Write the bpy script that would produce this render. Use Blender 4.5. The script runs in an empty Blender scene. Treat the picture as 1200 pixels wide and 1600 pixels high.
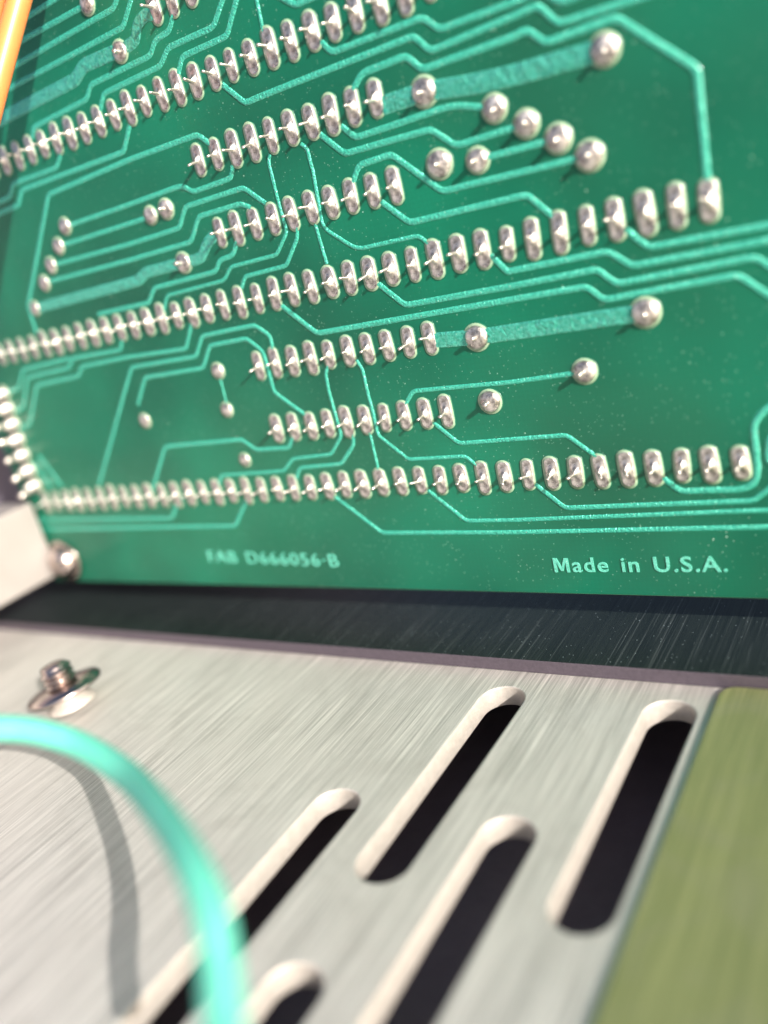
import bpy, bmesh, math, random
from mathutils import Vector, Matrix
random.seed(7)
# units: 1 Blender unit = 1 cm; all tables below are in millimetres
MM = 0.1
scene = bpy.context.scene
COL = scene.collection

# ------------------------------------------------------------------ camera
cam_data = bpy.data.cameras.new('camera')
cam = bpy.data.objects.new('camera', cam_data)
COL.objects.link(cam)
right, up, back = Vector((0.830, 0.504, -0.238)), Vector((0.027, 0.390, 0.920)), Vector((0.557, -0.770, 0.310))
right.normalize(); back = (back - right * back.dot(right)).normalized(); up = back.cross(right)
rot = Matrix((right, up, back)).transposed().to_4x4()
cam.matrix_world = Matrix.Translation(Vector((16.916, -77.081, 46.495)) * MM) @ rot
cam_data.sensor_fit = 'VERTICAL'
cam_data.lens = 200.0
cam_data.sensor_height = 200.0 * 1600 / 1374.1
cam_data.sensor_width = cam_data.sensor_height * 0.75
cam_data.clip_start = 0.05
cam_data.clip_end = 2000
cam_data.dof.use_dof = True
cam_data.dof.focus_distance = 8.9
cam_data.dof.aperture_fstop = 0.2 / 0.29      # a 2.9 mm wide opening
scene.camera = cam

# ------------------------------------------------------------------ light
SUN = Vector((0.82, -0.39, 0.42)).normalized()          # direction towards the sun
world = bpy.data.worlds.new('World'); scene.world = world
world.use_nodes = True
nt = world.node_tree
sky = nt.nodes.new('ShaderNodeTexSky')
sky.sky_type = 'NISHITA'; sky.sun_disc = False
sky.air_density = 0.8; sky.dust_density = 4.0; sky.ozone_density = 0.6
sky.sun_elevation = math.asin(SUN.z)
sky.sun_rotation = math.atan2(SUN.x, SUN.y)
bg = nt.nodes['Background']
bg.inputs['Strength'].default_value = 0.11
nt.links.new(sky.outputs[0], bg.inputs['Color'])
sun_data = bpy.data.lights.new('sun', 'SUN')
sun_data.energy = 5.0; sun_data.angle = math.radians(0.6); sun_data.color = (1.0, 0.93, 0.85)
sun = bpy.data.objects.new('sun', sun_data); COL.objects.link(sun)
sun.rotation_euler = SUN.to_track_quat('Z', 'Y').to_euler()
scene.view_settings.view_transform = 'Standard'
scene.view_settings.look = 'None'
scene.view_settings.exposure = 0.95
scene.view_settings.gamma = 1.0
scene.cycles.max_bounces = 6
scene.cycles.use_denoising = True

# ------------------------------------------------------------------ helpers
def P3(u, w, z):                     # mm -> scene point: u right, w away, z up
    return Vector((u * MM, w * MM, z * MM))

def BP(u, v, out=0.0):               # a point on the board face; v down, out = mm proud of the face
    return Vector((u * MM, -out * MM, (19.0 - v) * MM))

def mesh_from(bm, name, smooth=True):
    me = bpy.data.meshes.new(name)
    bm.normal_update()
    bm.to_mesh(me); bm.free()
    if smooth:
        for p in me.polygons: p.use_smooth = True
    return me

def put(name, me, mats, parent=None, loc=None, rot=None):
    o = bpy.data.objects.new(name, me)
    COL.objects.link(o)
    if me is not None and mats and not me.materials:
        for m in mats: me.materials.append(m)
    if parent is not None: o.parent = parent
    if loc is not None: o.location = loc
    if rot is not None: o.rotation_euler = rot
    return o

def tag(o, label=None, cat=None, group=None, kind=None):
    if label: o['label'] = label
    if cat: o['category'] = cat
    if group: o['group'] = group
    if kind: o['kind'] = kind
    return o

def box_bm(bm, lo, hi, bevel=0.0, seg=2):
    r = bmesh.ops.create_cube(bm, size=1.0)
    vs = r['verts']
    lo, hi = Vector(lo) * MM, Vector(hi) * MM
    for v in vs:
        v.co = Vector((lo[i] + (v.co[i] + .5) * (hi[i] - lo[i]) for i in range(3)))
    if bevel:
        es = list({e for v in vs for e in v.link_edges})
        bmesh.ops.bevel(bm, geom=es, offset=bevel * MM, segments=seg, profile=0.5, affect='EDGES')

def tube(points, r, n=20, sub=8):
    """smooth tube along points (mm); r in mm"""
    pts = [Vector(p) for p in points]
    pts = [pts[0] * 2 - pts[1]] + pts + [pts[-1] * 2 - pts[-2]]
    path = []
    for i in range(1, len(pts) - 2):
        p0, p1, p2, p3 = pts[i-1:i+3]
        for s in range(sub):
            t = s / sub
            path.append(0.5 * ((2*p1) + (p2-p0)*t + (2*p0-5*p1+4*p2-p3)*t*t + (3*p1-p0-3*p2+p3)*t**3))
    path.append(pts[-2])
    bm = bmesh.new(); prev = None; nrm = Vector((0, 0, 1))
    for i, p in enumerate(path):
        d = (path[min(i+1, len(path)-1)] - path[max(i-1, 0)]).normalized()
        a = (nrm - d * nrm.dot(d)).normalized(); nrm = a; b = d.cross(a)
        ring = [bm.verts.new((p + (a*math.cos(q) + b*math.sin(q)) * r) * MM) for q in (2*math.pi*k/n for k in range(n))]
        if prev:
            for k in range(n): bm.faces.new((prev[k], prev[(k+1) % n], ring[(k+1) % n], ring[k]))
        else: bm.faces.new(ring[::-1])
        prev = ring
    bm.faces.new(prev)
    return bm

# ------------------------------------------------------------------ materials
class NT:
    def __init__(s, name):
        s.m = bpy.data.materials.new(name); s.m.use_nodes = True
        s.t = s.m.node_tree; s.b = s.t.nodes['Principled BSDF']
        s.co = s.t.nodes.new('ShaderNodeTexCoord')
    def n(s, kind, **kw):
        o = s.t.nodes.new(kind)
        for k, v in kw.items():
            if k.startswith('_'): setattr(o, k[1:], v)
            else: o.inputs[k].default_value = v
        return o
    def l(s, a, b): s.t.links.new(a, b)
    def mapping(s, scale=(1, 1, 1), rot=(0, 0, 0), src='Object'):
        m = s.n('ShaderNodeMapping'); m.inputs['Scale'].default_value = scale; m.inputs['Rotation'].default_value = rot
        s.l(s.co.outputs[src], m.inputs['Vector']); return m.outputs[0]
    def noise(s, vec, scale, detail=3, rough=.5, dist=0):
        n = s.n('ShaderNodeTexNoise', Scale=scale, Detail=detail, Roughness=rough, Distortion=dist)
        s.l(vec, n.inputs['Vector']); return n.outputs['Fac']
    def ramp(s, fac, stops, interp='LINEAR'):
        r = s.n('ShaderNodeValToRGB'); r.color_ramp.interpolation = interp
        e = r.color_ramp.elements
        while len(e) < len(stops): e.new(.5)
        for k, (p, c) in enumerate(stops):
            e[k].position = p; e[k].color = c if len(c) == 4 else (*c, 1)
        s.l(fac, r.inputs['Fac']); return r.outputs['Color']
    def mix(s, fac, a, b, mode='MIX'):
        m = s.n('ShaderNodeMix', _data_type='RGBA', _blend_type=mode)
        for sock, v in ((m.inputs[0], fac), (m.inputs[6], a), (m.inputs[7], b)):
            if isinstance(v, bpy.types.NodeSocket): s.l(v, sock)
            elif isinstance(v, (tuple, list)): sock.default_value = (*v, 1) if len(v) == 3 else v
            else: sock.default_value = v
        return m.outputs[2]
    def math(s, op, a, b=0.0):
        m = s.n('ShaderNodeMath', _operation=op)
        for sock, v in zip(m.inputs, (a, b)):
            if isinstance(v, bpy.types.NodeSocket): s.l(v, sock)
            else: sock.default_value = v
        return m.outputs[0]
    def bump(s, h, strength, dist, prev=None):
        b = s.n('ShaderNodeBump', Strength=strength, Distance=dist)
        s.l(h, b.inputs['Height'])
        if prev: s.l(prev, b.inputs['Normal'])
        return b.outputs[0]
    def set(s, **kw):
        for k, v in kw.items():
            sock = s.b.inputs[k.replace('_', ' ')]
            if isinstance(v, bpy.types.NodeSocket): s.l(v, sock)
            else: sock.default_value = (*v, 1) if isinstance(v, tuple) and len(v) == 3 and sock.type == 'RGBA' else v

def specks(n, scale, size, keep):
    """sparse small dots: 1 inside a dot; scale = cells per cm"""
    v = n.n('ShaderNodeTexVoronoi', Scale=scale, Randomness=1.0)
    n.l(n.mapping(), v.inputs['Vector'])
    near = n.math('LESS_THAN', v.outputs['Distance'], size)
    sep = n.n('ShaderNodeSeparateColor'); n.l(v.outputs['Color'], sep.inputs[0])
    pick = n.math('LESS_THAN', sep.outputs[0], keep)
    return n.math('MULTIPLY', near, pick)

# solder mask over bare laminate
n = NT('solder_mask_green')
v = n.mapping()
big = n.noise(v, 0.42, 2, .5)
weave = n.noise(n.mapping((1, 1, 1)), 60, 3, .7)
c = n.mix(n.ramp(big, [(.3, (0, 0, 0)), (.7, (1, 1, 1))]), (.0005, .062, .036), (.0012, .155, .088))  # broad pale and deep green patches put sunlit areas into the mask colour
reflect_tint = n.noise(n.mapping((.35, .35, .35)), 1, 2, .5)  # brownish patches in the colour, standing in for the orange wire's reflection
c = n.mix(n.math('MULTIPLY', n.ramp(reflect_tint, [(.48, (0, 0, 0)), (.62, (1, 1, 1))]), .3), c, (.016, .068, .034))
c = n.mix(n.math('MULTIPLY', weave, .30), c, (.002, .07, .04))
d1 = specks(n, 26, .13, .30); d2 = specks(n, 9, .07, .35)
dd = n.math('MAXIMUM', d1, d2)
for ax in ('X', 'Z'):
    wv = n.n('ShaderNodeTexWave', Scale=6.5, Distortion=1.5, _bands_direction=ax)
    n.l(v, wv.inputs['Vector'])
    c = n.mix(n.math('MULTIPLY', wv.outputs['Fac'], .08), c, (.0012, .07, .040))
d3 = specks(n, 40, .16, .12)
clump = n.ramp(n.noise(v, 1.6, 3, .6), [(.42, (.12, .12, .12)), (.62, (1, 1, 1))])
dd = n.math('MAXIMUM', n.math('MULTIPLY', dd, clump), n.math('MULTIPLY', d3, .6))
c = n.mix(n.math('MULTIPLY', dd, .65), c, (.42, .62, .52))
nrm = n.bump(n.noise(v, 14, 4, .6), .35, .006)
nrm = n.bump(weave, .25, .002, nrm)
n.set(Base_Color=c, Roughness=.42, Specular_IOR_Level=.35, Normal=nrm, Subsurface_Weight=.25, Subsurface_Scale=.05)
n.b.inputs['Subsurface Radius'].default_value = (.5, 1.0, .7)
n.set(Coat_Weight=.15, Coat_Roughness=.15)
M_MASK = n.m

# solder mask over copper
def trace_mat(name, bump_amt, bump_scale, ca=(.02, .30, .21), cb=(.055, .46, .345), metal=.25):
    n = NT(name); v = n.mapping()
    c = n.mix(n.ramp(n.noise(v, 30, 3, .7), [(.32, (0, 0, 0)), (.68, (1, 1, 1))]), ca, cb)
    c = n.mix(n.math('MULTIPLY', specks(n, 26, .13, .22), .6), c, (.6, .8, .7))
    nrm = n.bump(n.noise(v, bump_scale, 2, .5, .6), bump_amt, .03)
    n.set(Base_Color=c, Roughness=.27, Metallic=metal, Specular_IOR_Level=.6, Normal=nrm, Coat_Weight=.5, Coat_Roughness=.12)
    return n.m
M_TRACE = trace_mat('mask_over_copper', .7, 46)
M_TRACE_ROUGH = trace_mat('mask_over_reflowed_tin', 1.0, 12, (.02, .29, .20), (.10, .50, .39), .5)
M_TRACE_SMOOTH = trace_mat('mask_over_smooth_copper', .3, 45, (.07, .42, .31), (.14, .56, .44), .2)

# board edge
n = NT('laminate_edge')
n.set(Base_Color=(.16, .30, .16), Roughness=.7)
M_EDGE = n.m
# mask opening ring
n = NT('bare_laminate_ring'); v = n.mapping()
n.set(Base_Color=n.mix(n.noise(v, 40), (.13, .27, .17), (.32, .40, .28)), Roughness=.35, Coat_Weight=.4)
M_RING = n.m
# solder
n = NT('solder'); v = n.mapping()
rnd = n.n('ShaderNodeObjectInfo')
patch = n.ramp(n.noise(v, 13, 4, .65), [(.38, (0, 0, 0)), (.60, (1, 1, 1))])
c = n.mix(patch, (.25, .23, .22), (.74, .69, .66))
nrm = n.bump(n.noise(v, 30, 4, .7), .6, .012)
ro = n.n('ShaderNodeMapRange'); n.l(n.noise(v, 17, 3, .6), ro.inputs[0])
ro.inputs['From Min'].default_value = .35; ro.inputs['From Max'].default_value = .65
ro.inputs['To Min'].default_value = .22; ro.inputs['To Max'].default_value = .46
n.set(Base_Color=c, Metallic=.9, Roughness=n.math('ADD', n.math('MULTIPLY', rnd.outputs['Random'], .10), ro.outputs[0]), Normal=nrm)
M_SOLDER = n.m
n = NT('clipped_lead')
n.set(Base_Color=(.62, .58, .54), Metallic=.9, Roughness=.32)
M_PIN = n.m

# brushed metals: grain runs along the Y axis (away from the camera)
def brushed(name, ca, cb, metallic, ro, speck=0.0, speck_col=(.8, .8, .8), grain=.5, warm=None, spec=.5, scratch=None):
    n = NT(name)
    fine = n.noise(n.mapping((62, .8, 62)), 1, 4, .7)
    mid = n.noise(n.mapping((16, .3, 16)), 1, 3, .6)
    broad = n.noise(n.mapping((.5, .25, .5)), 1, 2, .5)
    g = n.math('ADD', n.math('MULTIPLY', fine, .72), n.math('MULTIPLY', mid, .28))
    c = n.mix(n.ramp(g, [(.36, (0, 0, 0)), (.64, (1, 1, 1))]), ca, cb)
    if scratch:
        fs = n.noise(n.mapping((70, .8, 70)), 1, 2, .5)
        c = n.mix(n.ramp(fs, [(.60, (0, 0, 0)), (.74, (1, 1, 1))]), c, scratch)
    if warm: c = n.mix(n.math('MULTIPLY', n.ramp(broad, [(.4, (0, 0, 0)), (.62, (1, 1, 1))]), .35), c, warm)
    if metallic > .3:
        sm = n.noise(n.mapping((1.3, 1.0, 1.3)), 1, 5, .65, 1.2)
        c = n.mix(n.math('MULTIPLY', n.ramp(sm, [(.5, (0, 0, 0)), (.66, (1, 1, 1))]), .16), c, (.30, .28, .25))
    if speck:
        c = n.mix(n.math('MULTIPLY', specks(n, 22, .12, speck), .7), c, speck_col)
    nrm = n.bump(g, grain, .008)
    nrm = n.bump(n.noise(n.mapping(), 6, 3, .5), .08, .01, nrm)
    r = n.n('ShaderNodeMapRange'); n.l(g, r.inputs[0])
    r.inputs['To Min'].default_value = ro - .1; r.inputs['To Max'].default_value = ro + .1
    n.set(Base_Color=c, Metallic=metallic, Roughness=r.outputs[0], Normal=nrm, Specular_IOR_Level=spec, Anisotropic=.6 if metallic > .3 else 0)
    tg = n.n('ShaderNodeCombineXYZ', X=1.0); n.l(tg.outputs[0], n.b.inputs['Tangent'])
    return n.m
M_STEEL = brushed('brushed_steel', (.38, .37, .35), (.80, .77, .73), .62, .55, grain=.7, warm=(.70, .66, .62))
M_BLACK = brushed('brushed_black_anodised', (.005, .0085, .008), (.014, .020, .019), 0, .36, .3, (.22, .28, .29), .7, None, .09, (.045, .056, .056))
M_OLIVE = brushed('olive_passivated_metal', (.15, .18, .075), (.29, .31, .14), .45, .45)
n = NT('purple_grey_cut_edge'); v = n.mapping()
n.set(Base_Color=n.mix(n.noise(v, 30, 4, .7), (.045, .036, .05), (.11, .092, .115)), Roughness=.55, Metallic=.3,
      Normal=n.bump(n.noise(v, 40, 3, .7), .6, .006))
M_CUT = n.m
n = NT('punched_edge_steel'); v = n.mapping()
n.set(Base_Color=n.mix(n.noise(v, 12, 4, .7), (.30, .28, .25), (.54, .50, .46)), Roughness=.5, Metallic=.35,
      Normal=n.bump(n.noise(v, 18, 4, .7), .5, .01))
M_PUNCH = n.m
n = NT('light_grey_painted_metal'); v = n.mapping()
n.set(Base_Color=n.mix(n.noise(v, 3, 3), (.25, .235, .225), (.29, .275, .265)), Roughness=.45, Metallic=.2)
M_BRACKET = n.m
n = NT('dark_purple_grey_paint'); v = n.mapping()
n.set(Base_Color=n.mix(n.noise(v, 2, 5, .7), (.09, .078, .105), (.17, .145, .185)), Roughness=.7)
M_DARK = n.m
n = NT('screw_steel'); v = n.mapping()
n.set(Base_Color=(.42, .36, .34), Metallic=1.0, Roughness=.22, Normal=n.bump(n.noise(v, 20, 3), .15, .004))
M_SCREW = n.m
n = NT('mint_green_insulation'); v = n.mapping()
n.set(Base_Color=n.mix(n.noise(v, 4), (.07, .38, .29), (.11, .46, .36)), Roughness=.6, Normal=n.bump(n.noise(v, 7, 4, .6), .15, .02), Subsurface_Weight=.15, Subsurface_Scale=.05)
M_MINT = n.m
n = NT('orange_insulation'); v = n.mapping()
n.set(Base_Color=n.mix(n.noise(v, 5), (.64, .19, .055), (.70, .22, .065)), Roughness=.38, Subsurface_Weight=.12, Subsurface_Scale=.05)
M_ORANGE = n.m
n = NT('tinned_copper_strand')
n.set(Base_Color=(.6, .42, .30), Metallic=.9, Roughness=.3)
M_STRAND = n.m

# ------------------------------------------------------------------ setting
bm = bmesh.new()
box_bm(bm, (-260, -260, -16), (220, 160, -13))
tag(put('floor', mesh_from(bm, 'floor', False), [M_DARK]), kind='structure')
bm = bmesh.new()
box_bm(bm, (-136, -150, -13), (-133, 120, 70), .3)
tag(put('wall', mesh_from(bm, 'wall', False), [M_DARK]), kind='structure')

# slotted steel plate: outline with stadium holes, filled and extruded
def stadium(cu, w0, w1, half, n=14):
    pts = []
    for k in range(n + 1):
        a = math.pi * k / n
        pts.append((cu + half * math.cos(a), w1 - half + half * math.sin(a)))
    for k in range(n + 1):
        a = math.pi + math.pi * k / n
        pts.append((cu + half * math.cos(a), w0 + half + half * math.sin(a)))
    return pts

def plate_from_outline(name, outer, holes, z0, z1, bevel):
    cu = bpy.data.curves.new(name, 'CURVE'); cu.dimensions = '2D'; cu.fill_mode = 'BOTH'
    cu.extrude = (z1 - z0) / 2 * MM - bevel * MM; cu.bevel_depth = bevel * MM; cu.bevel_resolution = 2
    cu.offset = -bevel * MM
    for ring in [outer] + holes:
        s = cu.splines.new('POLY'); s.points.add(len(ring) - 1)
        for p, (x, y) in zip(s.points, ring): p.co = (x * MM, y * MM, 0, 1)
        s.use_cyclic_u = True
    tmp = bpy.data.objects.new('tmp', cu); COL.objects.link(tmp)
    bpy.context.view_layer.update()
    me = bpy.data.meshes.new_from_object(tmp.evaluated_get(bpy.context.evaluated_depsgraph_get()))
    bpy.data.objects.remove(tmp); bpy.data.curves.remove(cu)
    for vv in me.vertices: vv.co.z += (z0 + z1) / 2 * MM
    me.materials.clear()
    return me

def rounded_rect(x0, y0, x1, y1, r, n=6):
    pts = []
    for cx, cy, a0 in ((x1 - r, y1 - r, 0), (x0 + r, y1 - r, 90), (x0 + r, y0 + r, 180), (x1 - r, y0 + r, 270)):
        for k in range(n + 1):
            a = math.radians(a0 + 90 * k / n); pts.append((cx + r * math.cos(a), cy + r * math.sin(a)))
    return pts

SLOTS = [(-22.1, -37.0, -9.6), (-5.9, -37.0, -9.4), (-13.8, -54.8, -27.4), (-30.2, -55.0, -27.8),
         (-22.1, -72.5, -45.0), (-5.9, -72.5, -45.0), (2.3, -54.8, -27.4)]
me = plate_from_outline('slotted_steel_plate', [(-132.5, -150), (90, -150), (90, 150), (-132.5, 150)],
                        [stadium(c, a, b, 2.3) for c, a, b in SLOTS], -2.2, 0.0, .17)
me.materials.append(M_STEEL); me.materials.append(M_PUNCH)
for p in me.polygons:
    if abs(p.normal.z) < .75: p.material_index = 1; p.use_smooth = True
steel = put('slotted_plate', me, [])
tag(steel, 'brushed silver steel plate pierced by long rounded vent slots, lying under everything', 'metal plate')

# black panel lying on the steel behind its front edge
bm = bmesh.new()
box_bm(bm, (-132.4, -6.8, 0.004), (90, 149, 1.5), .10)
me = mesh_from(bm, 'black_panel', False); me.materials.append(M_BLACK); me.materials.append(M_CUT)
for p in me.polygons:
    if p.normal.y < -.5: p.material_index = 1
tag(put('black_panel', me, []), 'black brushed strip panel with a purplish grey cut edge, below the circuit board', 'panel')

# olive plate at the right
me = plate_from_outline('olive_plate', rounded_rect(-2.3, -90, 45, -6.95, 1.4), [], 0.02, .4, .08)
me.materials.append(M_OLIVE)
tag(put('olive_plate', me, []), 'olive green brushed metal plate lying on the silver plate beside its slots', 'metal plate')

# side bracket and dome screw
bm = bmesh.new(); box_bm(bm, (-116, -74, 6.9), (-102, -0.4, 19.2), .5, 3)
tag(put('side_bracket', mesh_from(bm, 'side_bracket', False), [M_BRACKET]),
    'pale grey metal bar running from the lower left corner of the board towards the viewer', 'bracket')

def lathe(profile, n=32):
    """profile: (radius, height) pairs in mm about +Z"""
    bm = bmesh.new(); prev = None
    for r, h in profile:
        if r < 1e-6: ring = [bm.verts.new((0, 0, h * MM))]
        else: ring = [bm.verts.new((r * math.cos(2*math.pi*k/n) * MM, r * math.sin(2*math.pi*k/n) * MM, h * MM)) for k in range(n)]
        if prev:
            for k in range(n):
                a, b = prev[k % len(prev)], prev[(k+1) % len(prev)]
                c, d = ring[(k+1) % len(ring)], ring[k % len(ring)]
                vs = []
                for q in (a, b, c, d):
                    if q not in vs: vs.append(q)
                if len(vs) > 2: bm.faces.new(vs)
        prev = ring
    return bm

e = put('dome_screw', None, [], None, BP(-99.8, 9.9, 0.05)); e.rotation_euler = (math.radians(90), 0, 0)
tag(e, 'round polished screw head at the lower left corner of the circuit board', 'screw')
prof = [(2.65 * math.cos(a), .5 + 2.0 * math.sin(a)) for a in [math.radians(d) for d in range(0, 91, 9)]]
prof[-1] = (0, 2.5)
put('screw_head', mesh_from(lathe([(2.65, 0)] + prof), 'screw_head'), [M_SCREW], e)
put('washer', mesh_from(lathe([(1.0, 0.02), (3.3, 0.02), (3.4, .1), (3.4, .35), (3.3, .42), (2.4, .45)]), 'washer'), [M_SCREW], e)

# threaded stud with a flanged collar
e = put('threaded_stud', None, [], None, P3(-75.5, -22.4, 0.35)); e.rotation_euler = (0, -.16, 0)
tag(e, 'threaded steel stud with a round flanged collar, standing on the silver plate', 'threaded stud')
bm = bmesh.new()                                            # real helical thread
n_seg, pitch, r0, r1, top = 28, .72, 1.6, 2.0, 4.9
prev = None
steps = int((top - 1.6) / pitch * n_seg)
rows = []
for i in range(steps + 1):
    a = 2 * math.pi * i / n_seg
    z = 1.6 + pitch * i / n_seg
    rows.append([bm.verts.new((rr * math.cos(a) * MM, rr * math.sin(a) * MM, (z + dz) * MM))
                 for rr, dz in ((r0, 0), (r1, pitch * .45), (r1, pitch * .55), (r0, pitch))])
for i in range(steps):
    for k in range(3): bm.faces.new((rows[i][k], rows[i+1][k], rows[i+1][k+1], rows[i][k+1]))
put('threaded_shaft', mesh_from(bm, 'threaded_shaft', False), [M_SCREW], e)
put('core', mesh_from(lathe([(1.62, 0.1), (1.62, 5.4), (1.3, 5.65), (0, 5.7)]), 'core'), [M_SCREW], e)
put('flange', mesh_from(lathe([(0.5, 2.0), (4.2, 2.0), (4.6, 2.12), (4.65, 2.35), (4.5, 2.6), (2.8, 3.0), (1.6, 3.1)], 40), 'flange'), [M_SCREW], e)
put('collar', mesh_from(lathe([(2.9, 0.02), (2.9, .5), (2.3, .8), (1.9, 2.05)], 28), 'collar'), [M_PUNCH], e)

# wires
MINT = [(-46.82, -49.92, 18.85), (-44.84, -48.54, 18.72), (-43.27, -47.53, 18.4), (-40.92, -46.21, 17.47), (-37.35, -45.46, 16.15), (-31.48, -46.68, 15.47), (-23.36, -50.64, 16.85), (-17.53, -53.91, 17.6), (-14.57, -55.9, 17.02), (-12.83, -57.72, 15.82), (-10.96, -60.02, 14.81), (-8.41, -62.8, 14.61), (-7.42, -64.74, 12.84)]
tag(put('mint_wire', mesh_from(tube(MINT, .97), 'mint_wire'), [M_MINT]),
    'mint green insulated wire arching over the silver plate and its slots', 'wire')
OR1 = [(-58.65, -2.91, 82.66), (-59.96, -5.62, 78.28), (-60.97, -7.67, 75.01), (-62.57, -11.04, 69.52), (-63.95, -14.03, 64.57), (-65.22, -16.96, 59.58)]
tag(put('orange_wire', mesh_from(tube(OR1, 1.15), 'orange_wire'), [M_ORANGE]),
    'broad orange wire crossing the upper left corner in front of the circuit board', 'wire', 'orange wires')
OR2 = [(-63.09, -2.88, 84.26), (-64.1, -5.45, 79.69), (-64.91, -7.41, 76.28), (-65.98, -10.02, 71.72), (-67.46, -13.36, 66.06)]
tag(put('orange_wire', mesh_from(tube(OR2, 1.1), 'orange_wire'), [M_ORANGE]),
    'thin sliver of a second orange wire at the very edge, left of the broad one', 'wire', 'orange wires')

# ------------------------------------------------------------------ circuit board
board = put('circuit_board', None, [], None, BP(-104.5, 13.45, 0))
tag(board, 'green printed circuit board standing upright, full of soldered pins and copper traces', 'circuit board')
ORG = Vector(board.location)
bm = bmesh.new()
r = bmesh.ops.create_cube(bm, size=1.0)
lo, hi = BP(-104.5, 13.45, -.06), BP(42, -85, -1.8)
for vtx in bm.verts:
    vtx.co = Vector((lo[i] + (vtx.co[i] + .5) * (hi[i] - lo[i]) for i in range(3))) - ORG
bmesh.ops.bevel(bm, geom=list(bm.edges), offset=.008, segments=1, affect='EDGES')
me = mesh_from(bm, 'laminate', False); me.materials.append(M_MASK); me.materials.append(M_EDGE)
for p in me.polygons:
    if p.normal.y > -.9 and abs(p.normal.y) < .9: p.material_index = 1
put('laminate', me, [], board)

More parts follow.
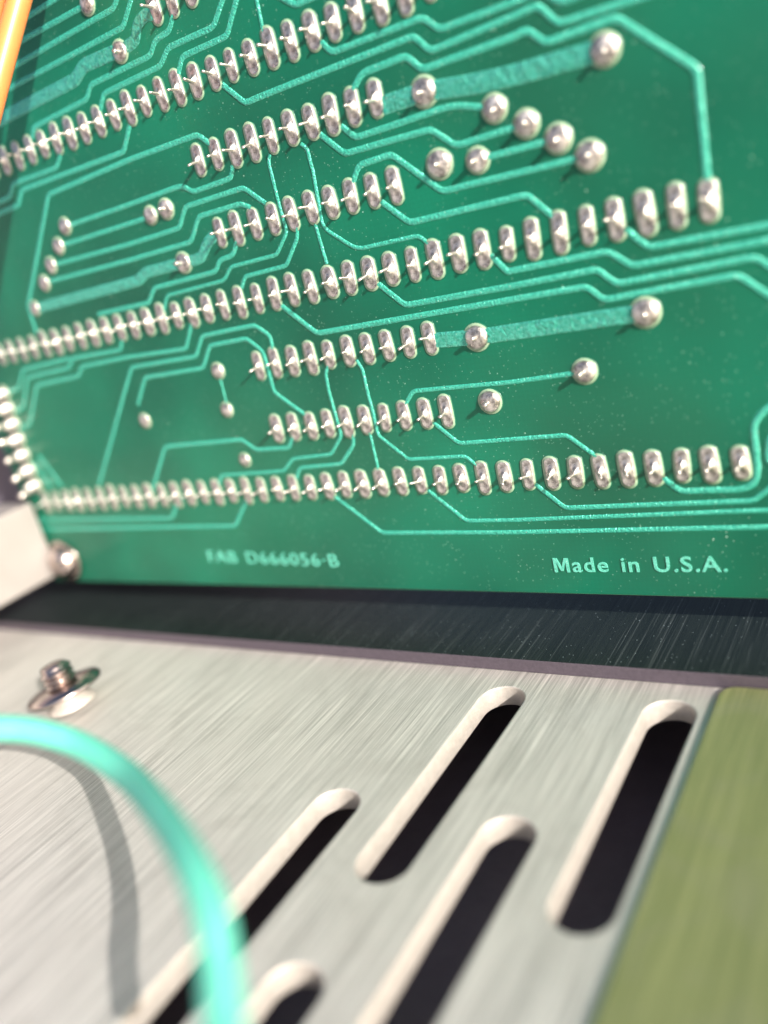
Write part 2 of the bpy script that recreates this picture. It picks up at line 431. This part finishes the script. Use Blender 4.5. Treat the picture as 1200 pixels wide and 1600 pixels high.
TRACES = [
    (0.65, [(-70.44, -57.34), (-69.2, -57.42), (-64.53, -57.55), (-62.61, -57.62)]),
    (0.65, [(-73.12, -55.55), (-71.49, -55.61), (-60.43, -55.68)]),
    (0.65, [(-75.58, -53.6), (-73.91, -53.67), (-64.66, -53.95), (-56.34, -54.15), (-55.18, -55.05)]),
    (0.65, [(-78.08, -51.69), (-76.05, -51.84), (-66.9, -51.99), (-55.8, -52.21), (-53.3, -54.45)]),
    (0.65, [(-75.21, -45.97), (-74.46, -47.01), (-64.33, -47.4), (-63.03, -48.58), (-53.32, -48.69), (-52.0, -49.83), (-49.82, -50.02), (-48.72, -51.22)]),
    (0.65, [(-62.82, -45.85), (-61.55, -47.24), (-52.35, -47.42), (-50.61, -48.69), (-44.16, -48.65), (-41.79, -50.86)]),
    (0.65, [(-50.27, -46.08), (-49.12, -47.4), (-42.83, -47.43), (-40.23, -50.36)]),
    (0.65, [(-71.34, -43.28), (-72.78, -42.03), (-81.43, -42.14), (-82.91, -40.85), (-86.14, -40.76)]),
    (0.65, [(-59.13, -43.35), (-61.23, -41.04), (-80.32, -41.13), (-81.75, -39.66), (-86.96, -39.49)]),
    (0.65, [(-48.71, -38.76), (-50.05, -40.05), (-60.95, -40.08), (-75.8, -39.59), (-87.08, -27.7), (-87.39, -24.1)]),
    (0.65, [(-45.0, -43.57), (-42.78, -41.21), (-41.29, -41.29), (-22.81, -41.39), (-21.52, -39.77), (-13.47, -40.08), (-11.29, -40.2), (-9.87, -38.39), (-2.9, -38.17), (-1.77, -38.24)]),
    (0.47, [(-38.23, -49.82), (-38.44, -46.44)]),
    (0.65, [(-35.99, -48.99), (-34.13, -47.43), (-31.19, -47.45)]),
    (0.65, [(-32.38, -43.84), (-31.45, -42.58), (-21.59, -42.5), (-20.27, -41.13), (-13.38, -41.05), (-10.84, -41.09), (-9.29, -39.75), (-6.77, -39.86)]),
    (0.7, [(-30.13, -38.99), (-28.78, -40.05), (-23.95, -40.11), (-22.69, -38.59), (-13.9, -38.61), (-12.54, -38.78), (-11.18, -37.35), (-5.27, -37.43), (0.25, -32.14), (0.02, -23.06)]),
    (0.65, [(-32.3, -36.33), (-31.06, -34.97), (-27.75, -34.99), (-21.22, -35.05), (-19.78, -34.83), (-16.57, -33.76)]),
    (0.65, [(-34.89, -36.23), (-32.68, -33.91), (-23.03, -33.68), (-20.92, -31.72), (-13.95, -31.83)]),
    (0.47, [(-37.39, -35.96), (-36.83, -35.46), (-36.82, -33.09), (-37.3, -28.2), (-36.82, -27.4), (-34.25, -25.3), (-33.32, -25.0), (-26.64, -24.93), (-25.2, -23.32)]),
    (0.47, [(-41.45, -36.04), (-41.89, -35.33), (-41.99, -30.78), (-41.9, -28.35), (-44.02, -26.37), (-50.74, -26.3), (-52.21, -25.07), (-61.62, -24.89), (-62.78, -23.31)]),
    (0.51, [(-40.46, -28.52), (-40.82, -27.48), (-43.15, -25.06), (-49.16, -24.96), (-50.07, -23.84)]),
    (0.47, [(-38.15, -28.37), (-37.98, -24.32)]),
    (0.65, [(-29.9, -28.8), (-27.29, -26.27), (-15.59, -26.19), (-15.0, -26.06), (-12.88, -23.64)]),
    (0.65, [(-32.53, -31.19), (-31.42, -32.54), (-27.63, -32.63), (-23.18, -28.27), (-8.97, -28.01)]),
    (0.65, [(-19.04, -30.06), (-11.39, -29.99)]),
    (0.6, [(-48.8, -28.78), (-49.89, -27.47), (-52.11, -27.25), (-53.03, -26.21), (-63.28, -26.07), (-64.88, -24.57), (-74.24, -24.61)]),
    (0.6, [(-46.55, -36.12), (-47.19, -34.98), (-52.97, -34.82), (-53.99, -35.66), (-55.02, -35.82), (-63.13, -35.65), (-74.7, -35.54)]),
    (0.6, [(-43.62, -31.58), (-45.95, -33.72), (-54.68, -33.63), (-56.45, -31.69), (-65.15, -31.53), (-79.7, -31.7)]),
    (0.6, [(-45.69, -31.57), (-46.87, -32.28), (-53.17, -32.27), (-55.38, -29.93), (-66.0, -29.81), (-82.06, -29.91)]),
    (0.6, [(-60.14, -33.73), (-77.06, -33.6)]),
    (0.56, [(-59.05, -21.21), (-61.23, -18.41), (-71.46, -18.7), (-80.78, -18.59), (-82.08, -17.42), (-91.33, -17.21), (-96.08, -11.98), (-98.88, -11.44)]),
    (0.56, [(-71.52, -21.02), (-72.4, -19.74), (-81.95, -19.87), (-83.39, -18.73), (-92.78, -18.49), (-96.09, -14.5), (-98.17, -14.12)]),
    (0.56, [(-82.33, -19.92), (-93.12, -19.64), (-95.71, -17.13), (-98.83, -17.08)]),
    (0.56, [(-48.17, -15.94), (-48.01, -18.19), (-49.77, -19.61), (-58.07, -19.54), (-59.97, -17.31), (-71.5, -17.37), (-73.77, -15.0), (-85.93, -1.96)]),
    (0.56, [(-45.46, -8.12), (-49.7, -11.75), (-49.65, -14.78), (-49.66, -16.58), (-51.44, -18.31), (-57.33, -18.28), (-59.42, -15.82), (-69.72, -15.82), (-72.61, -12.56)]),
    (0.33, [(-57.22, -15.0), (-57.47, -10.74)]),
    (0.56, [(-48.74, -6.3), (-49.89, -4.96), (-54.97, -5.08), (-56.82, -6.53), (-70.3, -6.59), (-75.32, -0.8)]),
    (0.47, [(-41.09, -13.95), (-41.81, -13.1), (-42.0, -11.15), (-41.97, -8.18), (-41.91, -5.84), (-44.03, -3.76), (-49.78, -3.59), (-51.67, -2.16), (-62.03, -2.13), (-62.99, -0.87)]),
    (0.51, [(-40.28, -5.94), (-40.58, -4.67), (-42.96, -2.52), (-49.11, -2.42), (-50.16, -1.09)]),
    (0.42, [(-38.02, -5.98), (-38.13, -1.47)]),
    (0.47, [(-37.37, -14.05), (-36.87, -12.94), (-36.98, -10.61), (-36.93, -8.23), (-37.04, -5.53), (-33.89, -2.49), (-26.9, -2.4), (-25.62, -1.11)]),
    (0.51, [(-32.63, -8.6), (-31.32, -9.93), (-20.03, -9.62), (-12.6, -9.76)]),
    (0.51, [(-29.83, -6.37), (-27.31, -3.84), (-15.5, -3.81), (-12.9, -1.41)]),
    (0.56, [(-45.36, 1.25), (-39.81, 6.17), (-23.41, 6.34), (3.74, 6.2)]),
    (0.51, [(-32.41, 1.17), (-28.55, 4.9), (-23.11, 4.95), (3.88, 4.56)]),
    (0.56, [(-19.75, 1.09), (-17.03, 3.77), (0.68, 3.65), (1.82, 2.78), (4.19, 0.94)]),
    (0.65, [(-7.03, 1.0), (-5.54, 2.47), (-0.12, 2.52), (0.89, 2.08), (1.32, 0.95), (1.38, -3.34), (2.16, -4.42), (4.8, -6.11)]),
    (0.65, [(4.42, -1.65), (2.61, -2.25), (2.2, -0.06), (4.14, 1.52)]),
    (0.56, [(-69.44, 0.37), (-71.47, 1.39), (-73.52, 3.49), (-102.83, 3.08)]),
    (0.56, [(-58.27, 0.81), (-59.38, 1.73), (-62.36, 4.84), (-103.39, 4.58)]),
    (0.56, [(-96.83, -7.12), (-94.22, -2.14)]),
    (0.56, [(-98.59, -6.22), (-96.7, -2.05)]),
    (0.65, [(-19.73, -21.81), (-18.3, -19.96), (-17.84, -20.0), (-8.73, -20.02), (-6.9, -18.43), (4.0, -18.46), (5.86, -18.49)]),
    (0.65, [(-7.07, -21.64), (-5.28, -19.69), (4.11, -19.62), (5.96, -19.63)]),
    (0.65, [(-32.45, -21.32), (-29.87, -18.7), (-18.12, -18.63), (-9.93, -18.7), (-8.45, -17.16), (2.94, -17.36), (5.56, -14.96)]),
    (0.65, [(-45.48, -21.32), (-41.51, -17.49), (-18.38, -17.42), (-11.09, -17.38), (-9.8, -15.97), (1.51, -16.18), (5.35, -12.59)]),
    (1.7, [(-27.43, -36.87), (-22.88, -36.84)]),
    (1.75, [(-22.88, -36.84), (-18.68, -36.21), (-14.49, -35.8), (-7.51, -35.55), (-6.46, -35.48)]),
    (1.6, [(-27.52, -14.78), (-22.77, -14.44), (-6.28, -14.34)]),
    (1.5, [(-81.26, -49.19), (-75.66, -49.4), (-65.01, -49.66), (-63.39, -50.59), (-57.09, -50.42)]),
    (1.3, [(-56.94, -50.31), (-54.58, -50.6), (-53.87, -51.86), (-52.36, -52.36), (-51.02, -51.94)]),
    (1.35, [(-85.73, -27.14), (-65.27, -27.33), (-63.93, -28.01), (-57.35, -28.0)]),
    (1.3, [(-57.06, -27.95), (-54.49, -27.98), (-53.21, -29.36), (-51.57, -30.01)]),
]
JOINTS = [
    ('G', [(-0.0, 0.0), (-2.54, 0.0), (-5.08, 0.0), (-7.62, 0.0), (-10.16, 0.0), (-12.7, 0.0), (-15.24, 0.0), (-17.78, 0.0), (-20.32, 0.0), (-22.86, 0.0), (-25.4, 0.0), (-27.94, 0.0), (-30.48, 0.0), (-33.02, 0.0), (-35.56, 0.0), (-38.1, 0.0), (-40.64, 0.0), (-43.18, 0.0), (-45.72, 0.0), (-48.26, 0.0), (-50.8, 0.0), (-53.34, 0.0), (-55.88, 0.0), (-58.42, 0.0), (-60.96, 0.0), (-63.5, 0.0), (-66.04, 0.0), (-68.58, 0.0), (-71.12, 0.0), (-73.66, 0.0), (-76.2, 0.0), (-78.74, 0.0), (-81.28, 0.0), (-83.82, 0.0), (-86.36, 0.0), (-88.9, 0.0), (-91.44, 0.0), (-93.98, 0.0), (-96.52, 0.0), (-99.06, 0.0)]),
    ('D', [(-0.0, -22.46), (-2.54, -22.46), (-5.08, -22.46), (-7.62, -22.46), (-10.16, -22.46), (-12.7, -22.46), (-15.24, -22.46), (-17.78, -22.46), (-20.32, -22.46), (-22.86, -22.46), (-25.4, -22.46), (-27.94, -22.46), (-30.48, -22.46), (-33.02, -22.46), (-35.56, -22.46), (-38.1, -22.46), (-40.64, -22.46), (-43.18, -22.46), (-45.72, -22.46), (-48.26, -22.46), (-50.8, -22.46), (-53.34, -22.46), (-55.88, -22.46), (-58.42, -22.46), (-60.96, -22.46), (-63.5, -22.46), (-66.04, -22.46), (-68.58, -22.46), (-71.12, -22.46), (-73.66, -22.46), (-76.2, -22.46), (-78.74, -22.46), (-81.28, -22.46), (-83.82, -22.46), (-86.36, -22.46), (-88.9, -22.46), (-91.44, -22.46), (-93.98, -22.46), (-96.52, -22.46), (-99.06, -22.46)]),
    ('A', [(-20.32, -44.88), (-22.86, -44.88), (-25.4, -44.88), (-27.94, -44.88), (-30.48, -44.88), (-33.02, -44.88), (-35.56, -44.88), (-38.1, -44.88), (-40.64, -44.88), (-43.18, -44.88), (-45.72, -44.88), (-48.26, -44.88), (-50.8, -44.88), (-53.34, -44.88), (-55.88, -44.88), (-58.42, -44.88), (-60.96, -44.88), (-63.5, -44.88), (-66.04, -44.88), (-68.58, -44.88), (-71.12, -44.88), (-73.66, -44.88), (-76.2, -44.88), (-78.74, -44.88), (-81.28, -44.88), (-83.82, -44.88)]),
    ('B', [(-27.96, -37.6), (-30.5, -37.6), (-33.04, -37.6), (-35.58, -37.6), (-38.12, -37.6), (-40.66, -37.6), (-43.2, -37.6), (-45.74, -37.6), (-48.28, -37.6), (-50.82, -37.6)]),
    ('C', [(-27.96, -29.98), (-30.5, -29.98), (-33.04, -29.98), (-35.58, -29.98), (-38.12, -29.98), (-40.66, -29.98), (-43.2, -29.98), (-45.74, -29.98), (-48.28, -29.98), (-50.82, -29.98)]),
    ('E', [(-27.94, -15.05), (-30.48, -15.05), (-33.02, -15.05), (-35.56, -15.05), (-38.1, -15.05), (-40.64, -15.05), (-43.18, -15.05), (-45.72, -15.05), (-48.26, -15.05), (-50.8, -15.05)]),
    ('F', [(-27.94, -7.43), (-30.48, -7.43), (-33.02, -7.43), (-35.56, -7.43), (-38.1, -7.43), (-40.64, -7.43), (-43.18, -7.43), (-45.72, -7.43), (-48.26, -7.43), (-50.8, -7.43)]),
    ('Z', [(-45.74, -52.6), (-48.28, -52.6), (-50.82, -52.6)]),
    ('L', [(-99.89, -2.72), (-99.84, -5.18), (-99.8, -7.62), (-99.6, -10.01), (-99.41, -12.37), (-99.22, -14.71), (-99.09, -16.92)]),
]
VIAS = [(-22.88, -36.84, 1.2), (-6.46, -35.48, 1.15), (-16.57, -33.76, 1.05), (-13.95, -31.83, 1.05), (-11.39, -29.99, 1.1), (-8.97, -28.01, 1.15), (-22.86, -30.63, 1.2), (-19.04, -30.06, 1.0), (-12.59, -9.82, 1.05), (-22.76, -7.95, 1.1), (-22.77, -14.44, 1.2), (-6.28, -14.34, 1.2), (-59.71, -55.64, 0.95), (-57.18, -50.26, 1.0), (-60.08, -33.86, 0.9), (-57.48, -34.01, 1.0), (-74.66, -35.61, 0.9), (-77.02, -33.67, 0.9), (-79.65, -31.77, 0.9), (-82.06, -29.91, 0.9), (-85.69, -27.22, 0.85), (-57.35, -28.0, 1.05), (-57.12, -15.23, 0.85), (-57.59, -10.43, 0.8), (-72.2, -10.35, 0.85), (-57.17, -3.98, 0.75)]


def trace_mesh(w, pts):
    """raised strip with a soft rounded section and mitred bends; pts in board mm"""
    pv = [Vector((a, -b)) for a, b in pts]                     # x right, y up
    clean = []
    for i, p in enumerate(pv):                                  # a small radius at each bend
        if 0 < i < len(pv) - 1:
            a = (pv[i-1] - p); b = (pv[i+1] - p)
            k = min(.35 * w + .25, a.length * .4, b.length * .4)
            A, B = p + a.normalized() * k, p + b.normalized() * k
            clean += [A, (A + B + 2 * p) / 4, B]
        else: clean.append(p)
    pv = clean
    bm = bmesh.new(); prev = None
    hh = .035 if w < 1 else .045
    e1 = max(.5, 1 - .22 / w); e2 = max(.25, 1 - .5 / w)
    sec = [(-1, -.08), (-e1, hh * .72), (-e2, hh), (0, hh * 1.06), (e2, hh), (e1, hh * .72), (1, -.08)]
    for i, p in enumerate(pv):
        d0 = (p - pv[i-1]).normalized() if i else (pv[1] - p).normalized()
        d1 = (pv[i+1] - p).normalized() if i < len(pv) - 1 else d0
        t = (d0 + d1).normalized(); nn = Vector((-t.y, t.x)); s = 1 / max(.5, nn.dot(Vector((-d0.y, d0.x))))
        row = []
        for q, h in sec:
            c = p + nn * (q * w / 2 * s)
            row.append(bm.verts.new(BP(c.x, -c.y, h) - ORG))
        if prev:
            for k in range(len(sec) - 1): bm.faces.new((prev[k], row[k], row[k+1], prev[k+1]))
        prev = row
    bmesh.ops.recalc_face_normals(bm, faces=bm.faces)
    return mesh_from(bm, 'copper_trace')

for w, pts in TRACES:
    put('copper_trace', trace_mesh(w, pts), [M_TRACE if w < 1 else M_TRACE_ROUGH], board)

def ring_and_solder(a, b, height, seed, dome):
    """oval solder joint: ring of bare laminate, then a solder surface; a, b half sizes (mm)"""
    rnd = random.Random(seed)
    bm = bmesh.new(); N = 28
    lean = rnd.uniform(-.12, .12); asym = rnd.uniform(.85, 1.15)
    def sup(th, s):                                            # stadium-like outline
        c, q = math.cos(th), math.sin(th)
        if b > a:
            x = a * c; y = (b - a) * (1 if q > 0 else -1) * min(1, abs(q) * 3) + a * q
        else: x, y = a * c, b * q
        return x * s, y * s
    def P(x, y, h): return Vector((x, -h, y)) * MM
    rings = []
    levels = [(1 + .30 / a, -.08, 2), (1 + .22 / a, .028, 0), (1.0, .028, 0), (1.0, .03, 1)]
    K = 12
    for k in range(K): levels.append((1 - (k + .35) / K, None, 1))
    for s, h, m in levels:
        ring = []
        for j in range(N):
            th = 2 * math.pi * j / N
            if s > 1:                                          # mask opening: constant margin
                x0, y0 = sup(th, 1); L = math.hypot(math.cos(th), math.sin(th))
                x, y = x0 + math.cos(th) * (s - 1) * a, y0 + math.sin(th) * (s - 1) * a
            else: x, y = sup(th, s)
            if h is None:
                if dome:
                    rr = min(1, s); hh = .04 + height * math.sqrt(max(0, 1 - rr * rr * .985))
                else:
                    film = .03 + .02 * (1 - s ** 4)
                    film -= .030 * math.exp(-((abs(y) - .60 * b) / .34) ** 2 - (x / .3) ** 2)
                    d = math.hypot((x - lean * y) / .36, (y - .4 * (asym - 1)) / .50 * asym)
                    hh = film + height * math.exp(-(d ** 1.25) * 1.25)
            else: hh = h
            ring.append(bm.verts.new(P(x, y, hh)))
        rings.append((ring, m))
    for i in range(len(rings) - 1):
        A, B = rings[i][0], rings[i+1][0]
        for j in range(N):
            f = bm.faces.new((A[j], A[(j+1) % N], B[(j+1) % N], B[j]))
            f.material_index = (2, 0, 1)[min(i, 2)]
    top = rings[-1][0]
    cen = bm.verts.new(sum((v_.co for v_ in top), Vector()) / N)
    for j in range(N):
        f = bm.faces.new((top[j], top[(j+1) % N], cen)); f.material_index = 1
    bmesh.ops.recalc_face_normals(bm, faces=bm.faces)
    me = mesh_from(bm, 'solder_joint')
    me.materials.append(M_RING); me.materials.append(M_SOLDER); me.materials.append(M_MASK)
    return me

def pin_mesh(length, w, t, seed):
    """clipped lead: flat blade, slightly bent, ragged tip"""
    rnd = random.Random(seed); bm = bmesh.new(); prev = None
    bx, by = rnd.uniform(-.18, .18), rnd.uniform(-.1, .1)
    for k in range(5):
        f = k / 4; s = 1 - .25 * f
        ring = [bm.verts.new(Vector((sx * w / 2 * s + bx * f * f, -(length * f + (.06 * sx if k == 4 else 0)), sy * t / 2 * s + by * f * f)) * MM)
                for sx, sy in ((-1, -.6), (-.6, -1), (.6, -1), (1, -.6), (1, .6), (.6, 1), (-.6, 1), (-1, .6))]
        if prev:
            for j in range(8): bm.faces.new((prev[j], prev[(j+1) % 8], ring[(j+1) % 8], ring[j]))
        prev = ring
    bm.faces.new(prev)
    bmesh.ops.recalc_face_normals(bm, faces=bm.faces)
    me = mesh_from(bm, 'pin'); me.materials.append(M_PIN)
    return me

OVALS = [ring_and_solder(.56 + .035 * (s % 4), 1.50 + .05 * (s % 5), .50 + .09 * (s % 4), s, False) for s in range(16)]
PINS = [pin_mesh(1.25 + .15 * (s % 3), .42, .30, s) for s in range(8)]
TALL = [ring_and_solder(.95, 1.05, 2.0, 50 + s, True) for s in range(3)]
TALLPIN = [pin_mesh(3.3, 1.0, .9, 70 + s) for s in range(3)]

STUB = pin_mesh(.95, .5, .5, 99)

def joint(me, u, v, rot=0.0, pin=None, s=1.0):
    o = put('solder_joint', me, [], board, BP(u, v, 0) - ORG)
    o.rotation_euler = (0, rot, 0); o.scale = (s, s, s)
    if pin:
        p = put('pin', pin, [], o, Vector((0, -.03, random.uniform(-.012, .012))))
        p.rotation_euler = (random.uniform(-.22, .22), random.uniform(-.3, .3), random.uniform(-.25, .25))
    return o

for kind, items in JOINTS:
    for (u, v) in items:
        if kind == 'L':
            joint(random.choice(TALL), u, v, 0, random.choice(TALLPIN))
        else:
            joint(random.choice(OVALS), u + random.uniform(-.05, .05), v + random.uniform(-.08, .08),
                  random.uniform(-.06, .06), random.choice(PINS), random.uniform(.95, 1.05))
domes = {}
for u, v, r in VIAS:
    key = round(r, 2)
    if key not in domes: domes[key] = ring_and_solder(r, r, .45 * r, int(r * 100), True)
    joint(domes[key], u, v, random.uniform(0, 6), STUB if r > .95 else None)

def lettering(text, left, base, width, height, bold):
    """raised letters, one part each"""
    cu = bpy.data.curves.new('t', 'FONT'); cu.body = text; cu.size = 1.0
    cu.extrude = .02; cu.offset = bold; cu.space_character = 1.12; cu.space_word = 1.35; cu.resolution_u = 4
    tmp = bpy.data.objects.new('tmp', cu); COL.objects.link(tmp)
    bpy.context.view_layer.update()
    me = bpy.data.meshes.new_from_object(tmp.evaluated_get(bpy.context.evaluated_depsgraph_get()))
    bpy.data.objects.remove(tmp); bpy.data.curves.remove(cu)
    bm = bmesh.new(); bm.from_mesh(me); bpy.data.meshes.remove(me)
    xs = [v_.co.x for v_ in bm.verts]; ys = [v_.co.y for v_ in bm.verts]
    x0, x1, y0, y1 = min(xs), max(xs), min(ys), max(ys)
    seen, isl = set(), []
    for v_ in bm.verts:
        if v_ in seen: continue
        stack, comp = [v_], []
        seen.add(v_)
        while stack:
            q = stack.pop(); comp.append(q)
            for e_ in q.link_edges:
                o_ = e_.other_vert(q)
                if o_ not in seen: seen.add(o_); stack.append(o_)
        isl.append([min(c.co.x for c in comp), max(c.co.x for c in comp), comp])
    isl.sort(key=lambda t_: t_[0])
    merged = []
    for a_, b_, comp in isl:
        if merged and a_ < merged[-1][1] - .3 * min(b_ - a_, merged[-1][1] - merged[-1][0]): 
            merged[-1][1] = max(merged[-1][1], b_); merged[-1][2] += comp
        else: merged.append([a_, b_, comp])
    out = []
    for a_, b_, comp in merged:
        idx = {v_: k for k, v_ in enumerate(comp)}
        co = []
        for v_ in comp:
            fx = (v_.co.x - x0) / (x1 - x0); fy = (v_.co.y - y0) / (y1 - y0)
            b = base[0] + (base[1] - base[0]) * fx
            co.append(BP(left + fx * width, b - fy * height, .03 if v_.co.z > 0 else -.08) - ORG)
        faces = [[idx[v_] for v_ in f.verts] for f in bm.faces if f.verts[0] in idx]
        if text[0] == 'M' and not out:                 # the M drawn as one clean outline
            ol = [(0, 0), (0, 1), (.27, 1), (.5, .36), (.73, 1), (1, 1), (1, 0), (.81, 0), (.81, .74), (.58, .10), (.42, .10), (.19, .74), (.19, 0)]
            fa, fb = (a_ - x0) / (x1 - x0), (b_ - x0) / (x1 - x0)
            co = [BP(left + (fa + (fb - fa) * x) * width, base[0] - y * height * .97, h_) - ORG for h_ in (.03, -.08) for x, y in ol]
            k_ = len(ol)
            faces = [list(range(k_))[::-1]] + [[i_, (i_ + 1) % k_, k_ + (i_ + 1) % k_, k_ + i_] for i_ in range(k_)]
        me = bpy.data.meshes.new('letter'); me.from_pydata(co, [], faces); me.update()
        out.append(put('letter', me, [M_TRACE_SMOOTH], board))
    bm.free()
    return out
lettering('Made in U.S.A.', -19.45, (10.92, 10.70), 17.2, 1.66, .013)
lettering('FAB D666056\u00b7B', -69.0, (10.0, 10.58), 21.7, 1.72, .0)
